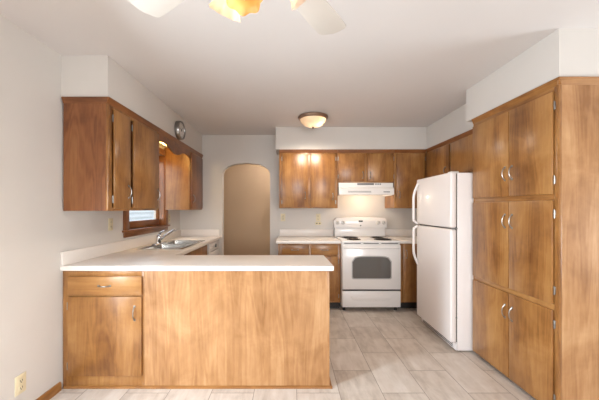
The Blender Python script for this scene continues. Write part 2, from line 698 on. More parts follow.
# the patio door frame and the other two window frames the daylight comes through
m = MB()
for (a, c) in ((PY0, PY0 + .04), (PY1 - .04, PY1)):
    m.box(XL - .10, XL - .04, a, c, 0.0, PZ1, .003)
m.box(XL - .10, XL - .04, PY0 + .04, PY1 - .04, PZ1 - .04, PZ1, .003)
struct('door_1', m, 'white_plastic')
# white siding of the house next door, seen through the sink window
m = MB()
for k in range(26):
    z = -0.2 + k * 0.13
    m.prism([(-4.2, 0.5, z), (-4.14, 0.5, z), (-4.19, 0.5, z + .13), (-4.2, 0.5, z + .13)], (0, 11.0, 0))
struct('exterior_wall', m, 'siding')
struct('exterior_ground', MB().box(-12, -1.875, -6, 14, -0.3, -0.2), 'ground')


# ------------------------------------------------------------------ cabinets
def crown_strip(root, f, u0, u1, d, mat, z0=2.118, z1=ZS - .002):
    """two-step crown moulding along a cabinet top"""
    m = MB()
    prof = [(0, z0), (d, z0), (d + .006, z0 + .012), (d + .010, z1 - .02), (d + .018, z1 - .008), (d + .018, z1), (0, z1)]
    a = [f(u0, v, dd) for dd, v in prof]
    m.prism(a, f(u1, 0, 0) - f(u0, 0, 0))
    return m


XO = .032
# pantry -----------------------------------------------------------
PX, PY0p, PY1p = 1.67, 1.831, 2.686
pan = thing('pantry_cabinet', 'tall six-door golden birch pantry cabinet beside the white refrigerator', 'pantry cabinet', (1.93, 2.26, 0))
MB().box(PX + .018, XR + .043, PY0p, PY1p, 0.05, ZS - .001).build('body', 'pale_z', pan)
MB().box(PX + .03, XR + .043, PY0p + .004, PY1p, 0.0, 0.05).build('plinth', 'dark_y', pan)
fw = west(PX + .018)
for (a, c) in ((PY0p, PY0p + .034), (PY1p - .02, PY1p)):
    m = MB()
    fbox(m, fw, a, c, .03, 2.12, 0, .018, .002)
    m.build('stile', 'birch_z', pan)
for (a, c) in ((2.085, 2.12), (1.392, 1.435), (0.683, 0.722)):
    m = MB()
    fbox(m, fw, PY0p + .034, PY1p - .02, a, c, 0, .018, .001)
    m.build('rail', 'birch_y', pan)
fd = west(PX + .003)
ymid = 2.238
for (v0, v1, hv) in ((1.432, 2.090, 1.610), (0.722, 1.392, 1.240), (0.028, 0.684, 0.535)):
    cab_door(pan, fd, PY0p + .036, ymid - .002, v0, v1, 0, (ymid - .036, hv), PY0p + .029, hz=(.09, .09), hlen=.10)
    cab_door(pan, fd, ymid + .002, PY1p - .008, v0, v1, 0, (ymid + .036, hv), None)
m = crown_strip(pan, west(PX + .001), PY0p - .014, PY1p, .0, None)
m.build('crown_molding', 'birch_y', pan)
m = crown_strip(pan, south(PY0p + .0005), PX - .012, XR + .043, .0, None)
m.build('crown_molding', 'pale_x', pan)

XO = .037
# left upper cabinet ------------------------------------------------
FX = -1.385      # front of the left face frames
uc = thing('upper_cabinet', 'reddish upper cabinet with two narrow doors on the left wall over the peninsula end', 'cabinet', (-1.56, 2.55, 1.33))
MB().box(XL + .012, FX - .018, 2.156, 2.98, 1.320, ZS - .001).build('body', 'red_z', uc)
fe = east(FX - .018)
m = MB()
fbox(m, fe, 2.156, 2.205, 1.320, 2.12, 0, .018, .002)
fbox(m, fe, 2.95, 2.98, 1.320, 2.12, 0, .018, .002)
fbox(m, fe, 2.205, 2.95, 2.085, 2.12, 0, .018, .001)
fbox(m, fe, 2.205, 2.95, 1.320, 1.348, 0, .018, .001)
m.build('face_frame', 'birch_z', uc)
fe2 = east(FX)
cab_door(uc, fe2, 2.212, 2.437, 1.338, 2.095, 0, (2.402, 1.475), 2.204)
cab_door(uc, fe2, 2.486, 2.968, 1.338, 2.095, 0, (2.928, 1.475), 2.476)
crown_strip(uc, fe2, 2.140, 2.98, 0, None).build('crown_molding', 'dark_y', uc)
crown_strip(uc, south(2.1565), XL + .010, FX + .006, 0, None).build('crown_molding', 'dark_x', uc)

# far left upper cabinet by the arch -------------------------------------
uc = thing('upper_cabinet', 'single-door upper cabinet between the sink window and the arched doorway', 'cabinet', (-1.56, 4.14, 1.33))
MB().box(XL + .002, FX - .018, 3.92, YB - .002, 1.320, ZS - .001).build('body', 'birch_z', uc)
m = MB()
fbox(m, fe, 3.92, 3.95, 1.320, 2.12, 0, .018, .002)
fbox(m, fe, 4.44, YB - .002, 1.320, 2.12, 0, .018, .002)
fbox(m, fe, 3.95, 4.44, 2.085, 2.12, 0, .018, .001)
fbox(m, fe, 3.95, 4.44, 1.320, 1.348, 0, .018, .001)
m.build('face_frame', 'birch_z', uc)
cab_door(uc, fe2, 3.945, 4.45, 1.338, 2.095, 0, (4.02, 1.475), 4.456, mat='red_z')
crown_strip(uc, fe2, 3.92, YB - .002, 0, None).build('crown_molding', 'dark_y', uc)

# scalloped valance across the sink window -------------------------------
va = thing('valance', 'scalloped wooden valance above the sink window, linking two upper cabinets', 'valance', (FX, 3.38, 2.0))
pts = []
u0, u1 = 2.982, 3.918
N = 40
pts.append((FX - .018, u0, ZS - .002))
for i in range(N + 1):
    t = i / N
    z = 2.022 - 0.030 * math.cos((t - .5) * 2 * PI * 1.5) * (1 if abs(t - .5) < 1 / 3 else 1) + .0
    z -= 0.012 * (1 - abs(2 * t - 1))
    pts.append((FX - .018, u0 + (u1 - u0) * t, z))
pts.append((FX - .018, u1, ZS - .002))
MB().prism(pts, (.018, 0, 0)).build('board', 'red_x', va)
crown_strip(va, fe2, u0, u1, 0, None).build('crown_molding', 'dark_y', va)

# lamp behind the valance
lp = thing('light_fixture', 'warm slim light fixture tucked behind the scalloped valance over the sink', 'light', (-1.50, 3.36, ZS))
MB().box(-1.54, -1.46, 3.05, 3.80, 2.12, ZS - .001, .006).build('housing', 'white_plastic', lp)
point_light('sink_glow', (-1.50, 3.42, 2.05), 4.5, (1.0, .74, .24), .03, lp)
MB().tube([(-1.50, 3.08, 2.100), (-1.50, 3.77, 2.100)], .016, 12).build('tube', 'tube', lp)

XO = .07
# back wall uppers ------------------------------------------------------
BY = 4.068     # face frame plane
fs = south(BY + .018)
fs2 = south(BY)


def back_upper(label, x0, x1, z0, doors, frame_u, side_mat='birch_z'):
    r = thing('upper_cabinet', label, 'cabinet', ((x0 + x1) / 2, 4.27, z0))
    MB().box(x0, x1, BY + .018, YB - .002, z0, ZS - .001).build('body', side_mat, r)
    m = MB()
    for a, c in frame_u:
        fbox(m, fs, a, c, z0, 2.12, 0, .018, .002)
    fbox(m, fs, x0 + .02, x1 - .02, 2.09, 2.12, 0, .0175, .001)
    fbox(m, fs, x0 + .02, x1 - .02, z0, z0 + .028, 0, .0175, .001)
    m.build('face_frame', 'birch_z', r)
    for (a, c, hu, hv, hs) in doors:
        cab_door(r, fs2, a, c, z0 + .016, 2.106, 0, (hu, hv), hs, hlen=.085)
    crown_strip(r, fs2, x0, x1, 0, None).build('crown_molding', 'dark_x', r)
    return r


back_upper('two-door upper cabinet on the back wall between the arch and the range hood', -0.215, 0.606, 1.342,
           [(-.172, .188, .150, 1.522, -.178), (.225, .572, .535, 1.505, .579)], [(-.215, -.168), (.184, .229), (.568, .606)])
back_upper('short two-door upper cabinet right above the white range hood', 0.608, 1.396, 1.700,
           [(.618, .985, .955, 1.805, .612), (1.022, 1.385, 1.058, 1.805, 1.391)], [(.608, .626), (.975, 1.030), (1.378, 1.396)])
back_upper('corner upper cabinet with one door to the right of the range hood', 1.398, 1.842, 1.342,
           [(1.425, 1.825, 1.468, 1.532, 1.832)], [(1.398, 1.434), (1.815, 1.842)])

# above the fridge --------------------------------------------------------
r = thing('upper_cabinet', 'short two-door upper cabinet over the white refrigerator', 'cabinet', (2.02, 3.4, 1.73))
RX = 1.845
MB().box(RX + .018, XR - .002, 2.690, 4.066, 1.725, ZS - .001).build('body', 'birch_y', r)
fr = west(RX + .018)
m = MB()
for a, c in ((2.690, 2.76), (3.42, 3.46), (4.03, 4.066)):
    fbox(m, fr, a, c, 1.725, 2.12, 0, .018, .002)
fbox(m, fr, 2.70, 4.05, 2.09, 2.12, 0, .0175, .001)
fbox(m, fr, 2.70, 4.05, 1.725, 1.75, 0, .0175, .001)
m.build('face_frame', 'birch_z', r)
fr2 = west(RX)
cab_door(r, fr2, 2.75, 3.425, 1.738, 2.106, 0, (2.84, 1.80), 3.436, hlen=.085)
cab_door(r, fr2, 3.455, 4.040, 1.738, 2.106, 0, (3.53, 1.80), None, hlen=.085)
crown_strip(r, fr2, 2.690, 4.044, 0, None).build('crown_molding', 'dark_y', r)

XO = .037
# peninsula base ------------------------------------------------------------
NY = 2.164
pn = thing('peninsula_cabinet', 'golden birch peninsula cabinet with one drawer and one door facing the dining side', 'cabinet', (-.73, 2.38, 0))
PRX = .262
MB().box(XL + .002, PRX - .0185, NY + .018, 2.62, .06, .875).build('body', 'pale_z', pn)
fn = south(NY + .018)
fn2 = south(NY)
m = MB()
fbox(m, fn, XL + .002, -1.685, .0, .875, 0, .018, .002)
fbox(m, fn, -1.140, -1.120, .0, .875, 0, .018, .001)
fbox(m, fn, -1.685, -1.140, .832, .875, 0, .018, .001)
fbox(m, fn, -1.685, -1.140, .0, .10, 0, .018, .001)
fbox(m, fn, -1.685, -1.140, .675, .70, 0, .018, .001)
m.build('face_frame', 'birch_z', pn)
m = MB()
fbox(m, fn, -1.1195, PRX - .020, .0, .875, 0, .017)
m.build('back_panel', 'pale_z', pn)
m = MB()
fbox(m, fn, PRX - .020, PRX, .0, .875, 0, .018, .002)
m.box(PRX - .018, PRX, NY + .0185, 2.62, 0, .875)
m.build('end_panel', 'pale_z', pn)
m = MB()
m.prism([(XL + .016, NY - .0005, 0), (XL + .016, NY - .014, 0), (XL + .016, NY - .012, .010), (XL + .016, NY - .004, .016), (XL + .016, NY - .0005, .016)], (PRX + .02 - XL - .016, 0, 0))
m.box(PRX + .0005, PRX + .018, NY - .0005, 2.62, 0, .016, .003)
m.build('shoe_molding', 'birch_x', pn)
cab_drawer(pn, fn2, -1.683, -1.134, .694, .834, 'birch_x', hl=.085)
cab_door(pn, fn2, -1.683, -1.134, .094, .682, 0, (-1.185, .562), -1.690, hlen=.10)

# sink base (hollow, so the bowls hang inside) -----------------------------
sb = thing('sink_base_cabinet', 'birch base cabinet under the sink, between peninsula and dishwasher', 'cabinet', (-1.42, 3.23, 0))
SX = -1.125
m = MB()
m.box(XL + .002, SX - .018, 2.645, 2.663, .09, .875).box(XL + .002, SX - .018, 3.812, 3.828, .09, .875)
m.box(XL + .002, SX - .018, 2.663, 3.812, .09, .11).box(XL + .06, SX - .09, 2.645, 3.828, 0, .09)
m.build('body', 'birch_z', sb)
fsb = east(SX - .018)
m = MB()
for a, c in ((2.645, 2.70), (3.22, 3.27), (3.79, 3.828)):
    fbox(m, fsb, a, c, .09, .875, 0, .018, .002)
fbox(m, fsb, 2.70, 3.79, .70, .875, 0, .0175, .001)
m.build('face_frame', 'birch_z', sb)
cab_door(sb, east(SX), 2.69, 3.235, .11, .72, 0, (3.19, .62), None)
cab_door(sb, east(SX), 3.255, 3.80, .11, .72, 0, (3.30, .62), None)

# dishwasher ----------------------------------------------------------------
dw = thing('dishwasher', 'white dishwasher built in under the counter beside the arched doorway', 'dishwasher', (-1.42, 4.13, 0))
MB().box(XL + .03, SX - .02, 3.872, 4.440, .02, .868).build('body', 'white_plastic', dw)
m = MB()
fdw = east(SX - .02)
fbox(m, fdw, 3.874, 4.438, .11, .735, 0, .03, .006)
m.build('door', 'enamel', dw)
m = MB()
fbox(m, fdw, 3.874, 4.438, .742, .868, 0, .034, .006)
cp = m.build('control_panel', 'enamel', dw)
MB().lathe([(.026, 0), (.026, .012), (.020, .020), (0, .021)], fdw(4.20, .805, .034), (1, 0, 0), 20).build('knob', 'grey', cp)
m = MB()
fbox(m, fdw, 3.90, 4.08, .79, .815, .0335, .040, .002)
m.build('latch', 'white_plastic', cp)
m = MB()
fbox(m, fdw, 3.874, 4.438, .02, .10, -.05, -.02)
m.build('kick_plate', 'shadow_gap', dw)

XO = .066
# filler between dishwasher and back wall
# back base cabinets ---------------------------------------------------------
CY = 3.822
fb = south(CY + .018)
fb2 = south(CY)


def back_base(label, x0, x1, drawers, doors, frames):
    r = thing('base_cabinet', label, 'cabinet', ((x0 + x1) / 2, 4.14, 0))
    MB().box(x0, x1, CY + .018, YB - .002, .10, .875).build('body', 'birch_z', r)
    MB().box(x0 + .002, x1 - .002, CY + .07, YB - .01, 0, .10).build('toe_kick', 'shadow_gap', r)
    m = MB()
    for a, c in frames:
        fbox(m, fb, a, c, .10, .875, 0, .018, .002)
    fbox(m, fb, x0 + .02, x1 - .02, .852, .875, 0, .0175, .001)
    fbox(m, fb, x0 + .02, x1 - .02, .70, .735, 0, .0175, .001)
    fbox(m, fb, x0 + .02, x1 - .02, .10, .13, 0, .0175, .001)
    m.build('face_frame', 'birch_z', r)
    for a, c in drawers:
        cab_drawer(r, fb2, a, c, .730, .858, 'birch_x', hl=.085)
    for a, c, hu, hs, v1 in doors:
        cab_door(r, fb2, a, c, .115, v1, 0, (hu, v1 - .12), hs)
    return r


back_base('base cabinet with two drawers between the arched doorway and the stove', -.218, .606,
          [(-.170, .187), (.216, .574)], [(-.170, .187, .145, None, .708), (.216, .574, .255, .582, .708)],
          [(-.218, -.160), (.178, .225), (.566, .606)])
back_base('narrow base cabinet between the stove and the refrigerator', 1.386, 2.19,
          [], [(1.425, 1.80, 1.47, None, .858)], [(1.386, 1.435), (1.79, 1.86), (2.13, 2.19)])


XO = .037
# ------------------------------------------------------------------ counters
def rim_bevel(b, off):
    es = [e for e in b.edges if not (abs(e.verts[0].co.x - e.verts[1].co.x) < 1e-6 and abs(e.verts[0].co.y - e.verts[1].co.y) < 1e-6)]
    bmesh.ops.bevel(b, geom=es, offset=off, segments=3, affect='EDGES', profile=0.5)


def slab_mesh(poly, z0, z1):
    b = bmesh.new()
    f = b.faces.new([b.verts.new((x, y, z0)) for x, y in poly])
    r = bmesh.ops.extrude_face_region(b, geom=[f])
    for e in r['geom']:
        if isinstance(e, bmesh.types.BMVert):
            e.co.z = z1
    bmesh.ops.recalc_face_normals(b, faces=b.faces[:])
    rim_bevel(b, .006)
    mb = MB()
    mb._merge(b)
    return mb


SKX0, SKX1, SKY0, SKY1 = -1.628, -1.150, 3.005, 3.825
ct = thing('countertop', 'L-shaped off-white laminate countertop over the peninsula and sink run', 'countertop', (-1.0, 2.9, .876))
sl = slab_mesh([(XL + .002, 2.140), (.290, 2.140), (.276, 2.642), (-1.085, 2.642), (-1.085, YB - .002), (XL + .002, YB - .002)], .876, CT).build('slab', 'laminate', ct)
# cut the sink opening
cutb = MB().box(SKX0 + .02, SKX1 - .02, SKY0 + .02, SKY1 - .02, .80, 1.0)
cutter = cutb.build('cutter', 'laminate', None)
md = sl.modifiers.new('cut', 'BOOLEAN')
md.object = cutter
md.operation = 'DIFFERENCE'
md.solver = 'EXACT'
cutter.location = (0, 0, 0)
bpy.context.view_layer.update()
dg = bpy.context.evaluated_depsgraph_get()
nm = bpy.data.meshes.new_from_object(sl.evaluated_get(dg))
sl.modifiers.clear()
sl.data = nm
nm.name = 'slab'
bpy.data.objects.remove(cutter)
m = MB()
m.box(XL + .002, XL + .021, 2.140, YB - .002, CT, 1.015, .003)
m.box(XL + .021, -1.119, YB - .021, YB - .002, CT, 1.015, .003)
m.build('backsplash', 'laminate', ct)

XO = .066
for nm_, lab, x0, x1, ov in (('countertop', 'short off-white laminate countertop between the arched doorway and the stove', -.242, .606, 0),
                             ('countertop', 'small off-white laminate countertop between the stove and the refrigerator corner', 1.384, XR - .002, 0)):
    c = thing(nm_, lab, 'countertop', ((x0 + x1) / 2, 4.14, .876))
    slab_mesh([(x0, 3.796), (x1, 3.796), (x1, YB - .002), (x0, YB - .002)], .876, CT).build('slab', 'laminate', c)
    MB().box(x0 + (.024 if x0 < 0 else 0), x1, YB - .022, YB - .002, CT, 1.018, .003).build('backsplash', 'laminate', c)

XO = .037
# ------------------------------------------------------------------ sink + faucet
sk = thing('kitchen_sink', 'stainless steel double-bowl sink set into the L-shaped countertop', 'sink', (-1.39, 3.41, CT))
m = MB()
zt = CT + .005
ymid_s = (SKY0 + SKY1) / 2
bx0, bx1 = SKX0 + .085, SKX1 - .035
bowls = ((SKY0 + .035, ymid_s - .018), (ymid_s + .018, SKY1 - .035))
m.box(SKX0, bx0, SKY0, SKY1, CT + .0005, zt, .001)
m.box(bx1, SKX1, SKY0, SKY1, CT + .0005, zt, .001)
for a, c in ((SKY0, bowls[0][0]), (bowls[0][1], bowls[1][0]), (bowls[1][1], SKY1)):
    m.box(bx0, bx1, a, c, CT + .0005, zt)
m.build('rim', 'steel', sk)
for a, c in bowls:
    b = bmesh.new()
    bmesh.ops.create_cube(b, size=1)
    for v in b.verts:
        tx, ty = v.co.x + .5, v.co.y + .5
        ins = .012 if v.co.z < 0 else 0
        v.co = Vector((bx0 + ins + tx * (bx1 - bx0 - 2 * ins), a + ins + ty * (c - a - 2 * ins), zt - .001 if v.co.z > 0 else .745))
    top = [f for f in b.faces if f.normal.z > .9]
    bmesh.ops.delete(b, geom=top, context='FACES')
    es = [e for e in b.edges if not e.is_boundary]
    bmesh.ops.bevel(b, geom=es, offset=.03, segments=4, affect='EDGES', profile=.5)
    bmesh.ops.recalc_face_normals(b, faces=b.faces[:])
    bmesh.ops.reverse_faces(b, faces=b.faces[:])
    mb = MB()
    mb._merge(b, True)
    bo = mb.build('bowl', 'steel', sk)
    MB().lathe([(.042, 0), (.040, .004), (.022, .002), (0, .001)], ((bx0 + bx1) / 2, (a + c) / 2, .746), (0, 0, 1), 24).build('drain', 'chrome', bo)

fx, fy = -1.585, 3.42
fa = thing('faucet', 'single-lever chrome faucet on the back rim of the sink', 'faucet', (fx, fy, zt))
MB().box(fx - .028, fx + .028, fy - .11, fy + .11, zt, zt + .012, .006, 3).build('base_plate', 'chrome', fa)
MB().lathe([(.030, 0), (.028, .05), (.029, .075), (.024, .095), (.014, .108), (0, .110)], (fx, fy, zt + .010), (.12, 0, 1), 20).build('body', 'chrome', fa)
sp = [(fx + .012, fy, zt + .045), (fx + .06, fy, zt + .085), (fx + .12, fy, zt + .125), (fx + .175, fy, zt + .160), (fx + .198, fy, zt + .168), (fx + .208, fy, zt + .155)]
s = MB().tube(sp, [.018, .016, .0135, .012, .012, .012], 12)
s.build('spout', 'chrome', fa)
MB().tube([(fx + .012, fy, zt + .112), (fx + .035, fy, zt + .142), (fx + .075, fy, zt + .158)], [.013, .010, .008], 10).build('lever', 'chrome', fa)

XO = .066
# ------------------------------------------------------------------ stove
x0, x1 = .614, 1.372
st = thing('stove', 'white electric coil stove with a framed oven window, below the range hood', 'stove', (.993, 4.1, 0))
YF = 3.775
MB().box(x0, x1, YF, 4.44, .055, .895, .003).build('body', 'enamel', st)
m = MB()
m.box(x0 - .001, x1 + .001, YF - .022, 4.42, .896, .920, .007, 3)
ck = m.build('cooktop', 'enamel', st)


def burner(bx, by, rad):
    mb = MB()
    mb.lathe([(rad + .022, 0), (rad + .020, .004), (rad + .006, .003), (rad * .4, -.0005 + .002), (0, .002)], (bx, by, .920), (0, 0, 1), 36)
    bo = mb.build('burner', 'coil', st)
    mb = MB()
    pts = []
    turns = 4 if rad > .08 else 3
    n = turns * 26
    for i in range(n + 1):
        t = i / n
        a = t * turns * 2 * PI
        q = .018 + (rad - .018) * t
        pts.append((bx + q * math.cos(a), by + q * math.sin(a), .9285))
    pts.append((bx + rad + .012, by + .02, .924))
    mb.tube(pts, .0062, 6)
    mb.build('coil', 'coil', bo)


burner(x0 + .185, 3.90, .074)
burner(x0 + .185, 4.15, .096)
burner(x1 - .185, 3.90, .096)
burner(x1 - .185, 4.15, .074)

fo = south(YF)
# vent slot strip under the cooktop
m = MB()
fbox(m, fo, x0 + .012, x1 - .012, .872, .894, 0, .010, .002)
vt = m.build('vent_strip', 'enamel', st)
for a, c in ((x0 + .03, x0 + .245), (x0 + .28, x1 - .28), (x1 - .245, x1 - .03)):
    m = MB()
    fbox(m, fo, a, c, .880, .889, .0095, .0108)
    m.build('vent_slot', 'slot', vt)
# oven door
m = MB()
fbox(m, fo, x0 + .002, x1 - .002, .292, .866, .001, .040, .010)
od = m.build('oven_door', 'enamel', st)


def arched(u0, u1, v0, v1, rise, f, d, n=14, cr=.022):
    """window outline: rounded lower corners, gently arched top with sloping shoulders"""
    pts = []
    for (cu, cv, a0) in ((u0 + cr, v0 + cr, PI), (u1 - cr, v0 + cr, 1.5 * PI)):
        for k in range(5):
            a = a0 + k / 4 * PI / 2
            pts.append(f(cu + cr * math.cos(a), cv + cr * math.sin(a), d))
    for k in range(n + 1):
        t = k / n
        u = u1 + (u0 - u1) * t
        q = abs(2 * t - 1)
        pts.append(f(u, v1 + rise * (1 - q ** 5) ** .5 if q < 1 else v1, d))
    return pts


dvec = fo(0, 0, 1) - fo(0, 0, 0)
m = MB()
m.prism(arched(.736, 1.250, .428, .655, .072, fo, .0405), dvec * .0015)
wn1 = m.build('window', 'oven_border', od)
m = MB()
m.prism(arched(.748, 1.238, .440, .648, .066, fo, .0421), dvec * .0012)
m.build('pane', 'oven_glass', wn1)
m = MB()
hp = []
for k in range(13):
    t = -1 + k / 6
    hp.append(fo(.993 + t * .352, .836, .052 + .020 * (1 - t ** 6)))
m.tube(hp, [.013] * 13, 12)
for s_ in (-1, 1):
    fbox(m, fo, .993 + s_ * .345 - .018, .993 + s_ * .345 + .018, .822, .850, .039, .062, .006)
m.build('handle', 'enamel', od)
# dark gap and storage drawer
m = MB()
fbox(m, fo, x0 + .006, x1 - .006, .270, .292, .0, .020)
m.build('gap_strip', 'shadow_gap', st)
m = MB()
fbox(m, fo, x0 + .002, x1 - .002, .062, .272, .001, .036, .010)
dr = m.build('drawer', 'enamel', st)
m = MB()
lip = []
for k in range(17):
    t = -1 + k / 8
    lip.append(fo(.993 + t * .27, .205 + .0, .036))
up = [fo(.993 + (-1 + k / 8) * .27, .206, .034) for k in range(17)]
lo = [fo(.993 + (1 - k / 8) * .25, .165 - .022 * (1 - (1 - k / 8) ** 2), .034) for k in range(17)]
m.prism(up + lo, dvec * .010, .004)
m.build('pull', 'enamel', dr)
for lx in (x0 + .04, x1 - .04):
    for ly in (YF + .05, 4.38):
        MB().lathe([(.018, 0), (.018, .055)], (lx, ly, 0), (0, 0, 1), 12).build('foot', 'black', st)
# backguard: slim riser and overhanging control panel with a bowed top
MB().box(x0 + .004, x1 - .004, 4.36, 4.44, .9205, 1.052, .004).build('riser', 'enamel', st)
pts = []
n = 24
yb0 = 4.315
for k in range(n + 1):
    t = -1 + 2 * k / n
    z = 1.192 + .020 * (1 - t * t)
    if abs(t) > .93:
        z -= .035 * ((abs(t) - .93) / .07) ** 2
    pts.append((.993 + t * .392, yb0, z))
pts += [(.993 + .392, yb0, 1.052), (.993 - .392, yb0, 1.052)]
m = MB()
m.prism(pts, (0, .125, 0), .005)
bg = m.build('backguard', 'enamel', st)
fg = south(yb0)
for kx in (.648, .730, 1.256, 1.338):
    kb = MB().lathe([(.030, 0), (.030, .006), (.022, .010), (.020, .026), (.017, .030), (0, .031)], fg(kx, 1.128, .0), (0, -1, 0), 20)
    k_ = kb.build('knob', 'knob_grey', bg)
    m = MB()
    fbox(m, fg, kx - .003, kx + .003, 1.128, 1.148, .030, .033)
    m.build('pointer', 'grey', k_)
m = MB()
fbox(m, fg, .962, 1.024, 1.138, 1.160, 0, .003, .001)
m.build('display', 'black', bg)
for k in range(4):
    for s_ in (-1, 1):
        m = MB()
        u = .993 + s_ * (.065 + .035 * k)
        fbox(m, fg, u - .010, u + .010, 1.143, 1.156, 0, .002, .001)
        m.build('button', 'white_plastic', bg)
MB().lathe([(.011, 0), (.010, .002), (0, .0025)], fg(.993, 1.085, 0), (0, -1, 0), 20).build('emblem', 'grey', bg)

XO = .07
# ------------------------------------------------------------------ range hood
hd = thing('range_hood', 'white under-cabinet range hood above the stove', 'range hood', (1.0, 4.25, 1.55))
hx0, hx1 = .616, 1.376
pts = [(hx0, YB - .002, 1.698), (hx0, 4.055, 1.698), (hx0, 4.045, 1.690), (hx0, 4.045, 1.640), (hx0, 4.012, 1.610), (hx0, 4.010, 1.530), (hx0, 4.030, 1.526), (hx0, 4.030, 1.555), (hx0, YB - .002, 1.600)]
m = MB()
m.prism(pts, (hx1 - hx0, 0, 0))
hb = m.build('canopy', 'enamel', hd)
for a in (hx0, hx1 - .006):
    m = MB()
    m.prism([(a, YB - .002, 1.601), (a, 4.031, 1.556), (a, 4.031, 1.527), (a, 4.09, 1.520), (a, YB - .002, 1.520)], (.006, 0, 0))
    m.build('skirt', 'enamel', hd)
fh = south(4.045)
m = MB()
fbox(m, fh, .875, 1.108, 1.664, 1.690, 0, .002, .0005)
m.build('control_strip', 'grey', hd)
for u in (1.135, 1.165, 1.195):
    m = MB()
    fbox(m, fh, u - .010, u + .010, 1.668, 1.686, 0, .004, .001)
    m.build('switch', 'grey', hd)
m = MB()
for k in range(3):
    fbox(m, south(4.0112), .74, 1.06, 1.560 + k * .008, 1.5635 + k * .008, 0, .0015)
m.build('vent_grille', 'grey', hd)
m = MB()
fbox(m, south(4.0112), 1.23, 1.32, 1.562, 1.574, 0, .0015)
m.build('badge', 'grey', hd)
MB().box(.93, 1.08, 4.10, 4.20, 1.545, 1.562, .004).build('light_lens', 'hood_bulb', hd)
point_light('hood_glow', (1.0, 4.17, 1.528), 3.2, (1.0, .80, .56), .02, hd)

XO = .053
# ------------------------------------------------------------------ refrigerator
fg_ = thing('refrigerator', 'white top-freezer refrigerator standing beside the pantry cabinet', 'refrigerator', (1.8, 3.06, 0))
FBX, FDX, FY0, FY1 = 1.513, 1.448, 2.700, 3.428
MB().box(FBX, 2.17, FY0 + .002, FY1 - .002, .012, 1.672, .006, 2).build('body', 'fridge', fg_)
m = MB()
m.box(FDX, FBX - .008, FY0, FY1, 1.156, 1.678, .016, 4)
d1 = m.build('freezer_door', 'fridge', fg_)
m = MB()
m.box(FDX, FBX - .008, FY0, FY1, .085, 1.144, .016, 4)
d2 = m.build('fridge_door', 'fridge', fg_)
MB().box(FBX - .008, FBX, FY0 + .012, FY1 - .012, .09, 1.665).build('gasket', 'shadow_gap', fg_)
MB().box(FDX + .03, FBX - .002, FY0 + .02, FY1 - .02, 1.1445, 1.1555).build('door_gap_shade', 'shadow_gap', fg_)  # dark strip painted in for the shade between freezer and fridge doors
m = MB()
m.box(FBX - .012, FBX - .0005, FY0 + .004, FY1 - .004, .012, .075, .003)
gr = m.build('base_grille', 'fridge', fg_)
m = MB()
for k in range(3):
    m.box(FBX - .0135, FBX - .0118, FY0 + .06, FY1 - .06, .025 + k * .015, .031 + k * .015)
m.build('grille_slot', 'shadow_gap', gr)
ff = west(FDX)


def fridge_handle(v0, v1, door, flip):
    pts = []
    n = 14
    u = FY1 - .05
    for k in range(n + 1):
        t = k / n
        tt = t if not flip else 1 - t
        dd = .004 + .052 * math.sin(min(1, tt * 2.6) * PI / 2)
        if tt > .93:
            dd = .056 - (.052 * ((tt - .93) / .07)) * .85
        pts.append(ff(u, v0 + (v1 - v0) * (1 - t), dd))
    MB().tube(pts, .014, 10).build('handle', 'fridge', door)


fridge_handle(1.165, 1.625, d1, False)
fridge_handle(.690, 1.135, d2, True)
MB().box(FBX - .045, FBX + .03, FY0 + .03, FY0 + .09, 1.674, 1.688, .004).build('hinge_cover', 'white_plastic', fg_)
MB().box(FBX - .05, FBX - .002, FY0 - .006, FY0 + .02, 1.1445, 1.1555, .003).build('hinge', 'grey', fg_)
MB().lathe([(.008, 0), (.007, .004), (0, .005)], (FBX - .012, FY0 + .001, .32), (0, -1, 0), 10).build('screw', 'grey', fg_)


# ------------------------------------------------------------------ outlets
def outlet(label, f, u, v, group=None, plug=False, slots=True, w=.070, h=.115):
    c = f(u, v, 0)
    r = thing('power_outlet', label, 'outlet', c, group)
    m = MB()
    fbox(m, f, u - w / 2, u + w / 2, v - h / 2, v + h / 2, .0005, .006, .003)
    cp_ = m.build('cover_plate', 'almond', r)
    for s_ in (-1, 1):
        m = MB()
        fbox(m, f, u - .016, u + .016, v + s_ * .022 - .014, v + s_ * .022 + .014, .0055, .0085, .003)
        rc = m.build('receptacle', 'almond', cp_)
        m = MB()
        fbox(m, f, u - .009, u - .006, v + s_ * .022 - .005, v + s_ * .022 + .007, .008, .0092)
        fbox(m, f, u + .006, u + .009, v + s_ * .022 - .005, v + s_ * .022 + .007, .008, .0092)
        fbox(m, f, u - .003, u + .003, v + s_ * .022 - .012, v + s_ * .022 - .007, .008, .0092)
        m.build('slot', 'slot', rc)
    if plug:
        m = MB()
        fbox(m, f, u - .045, u + .045, v - .112, v - .066, .0005, .022, .004)
        ad = m.build('adapter', 'almond', r)
        m = MB()
        for q in (-.022, .022):
            fbox(m, f, u + q - .010, u + q + .010, v - .096, v - .084, .0215, .0228)
        m.build('slot', 'slot', ad)
    return r


XO = .037
fl = east(XL)
outlet('almond duplex outlet low on the left wall near the baseboard', fl, 1.822, .235, w=.075, h=.12)
outlet('almond outlet on the left wall under the reddish upper cabinet', fl, 2.74, 1.187)
outlet('small almond outlet between the sink window casing and the back corner', fl, 4.07, 1.20)
XO = .077
fk = south(YB)
outlet('almond outlet on the back wall beside the arched doorway', fk, -.178, 1.200)
outlet('almond outlet with an adapter below it, near the stove', fk, .365, 1.200, plug=True)

XO = .037
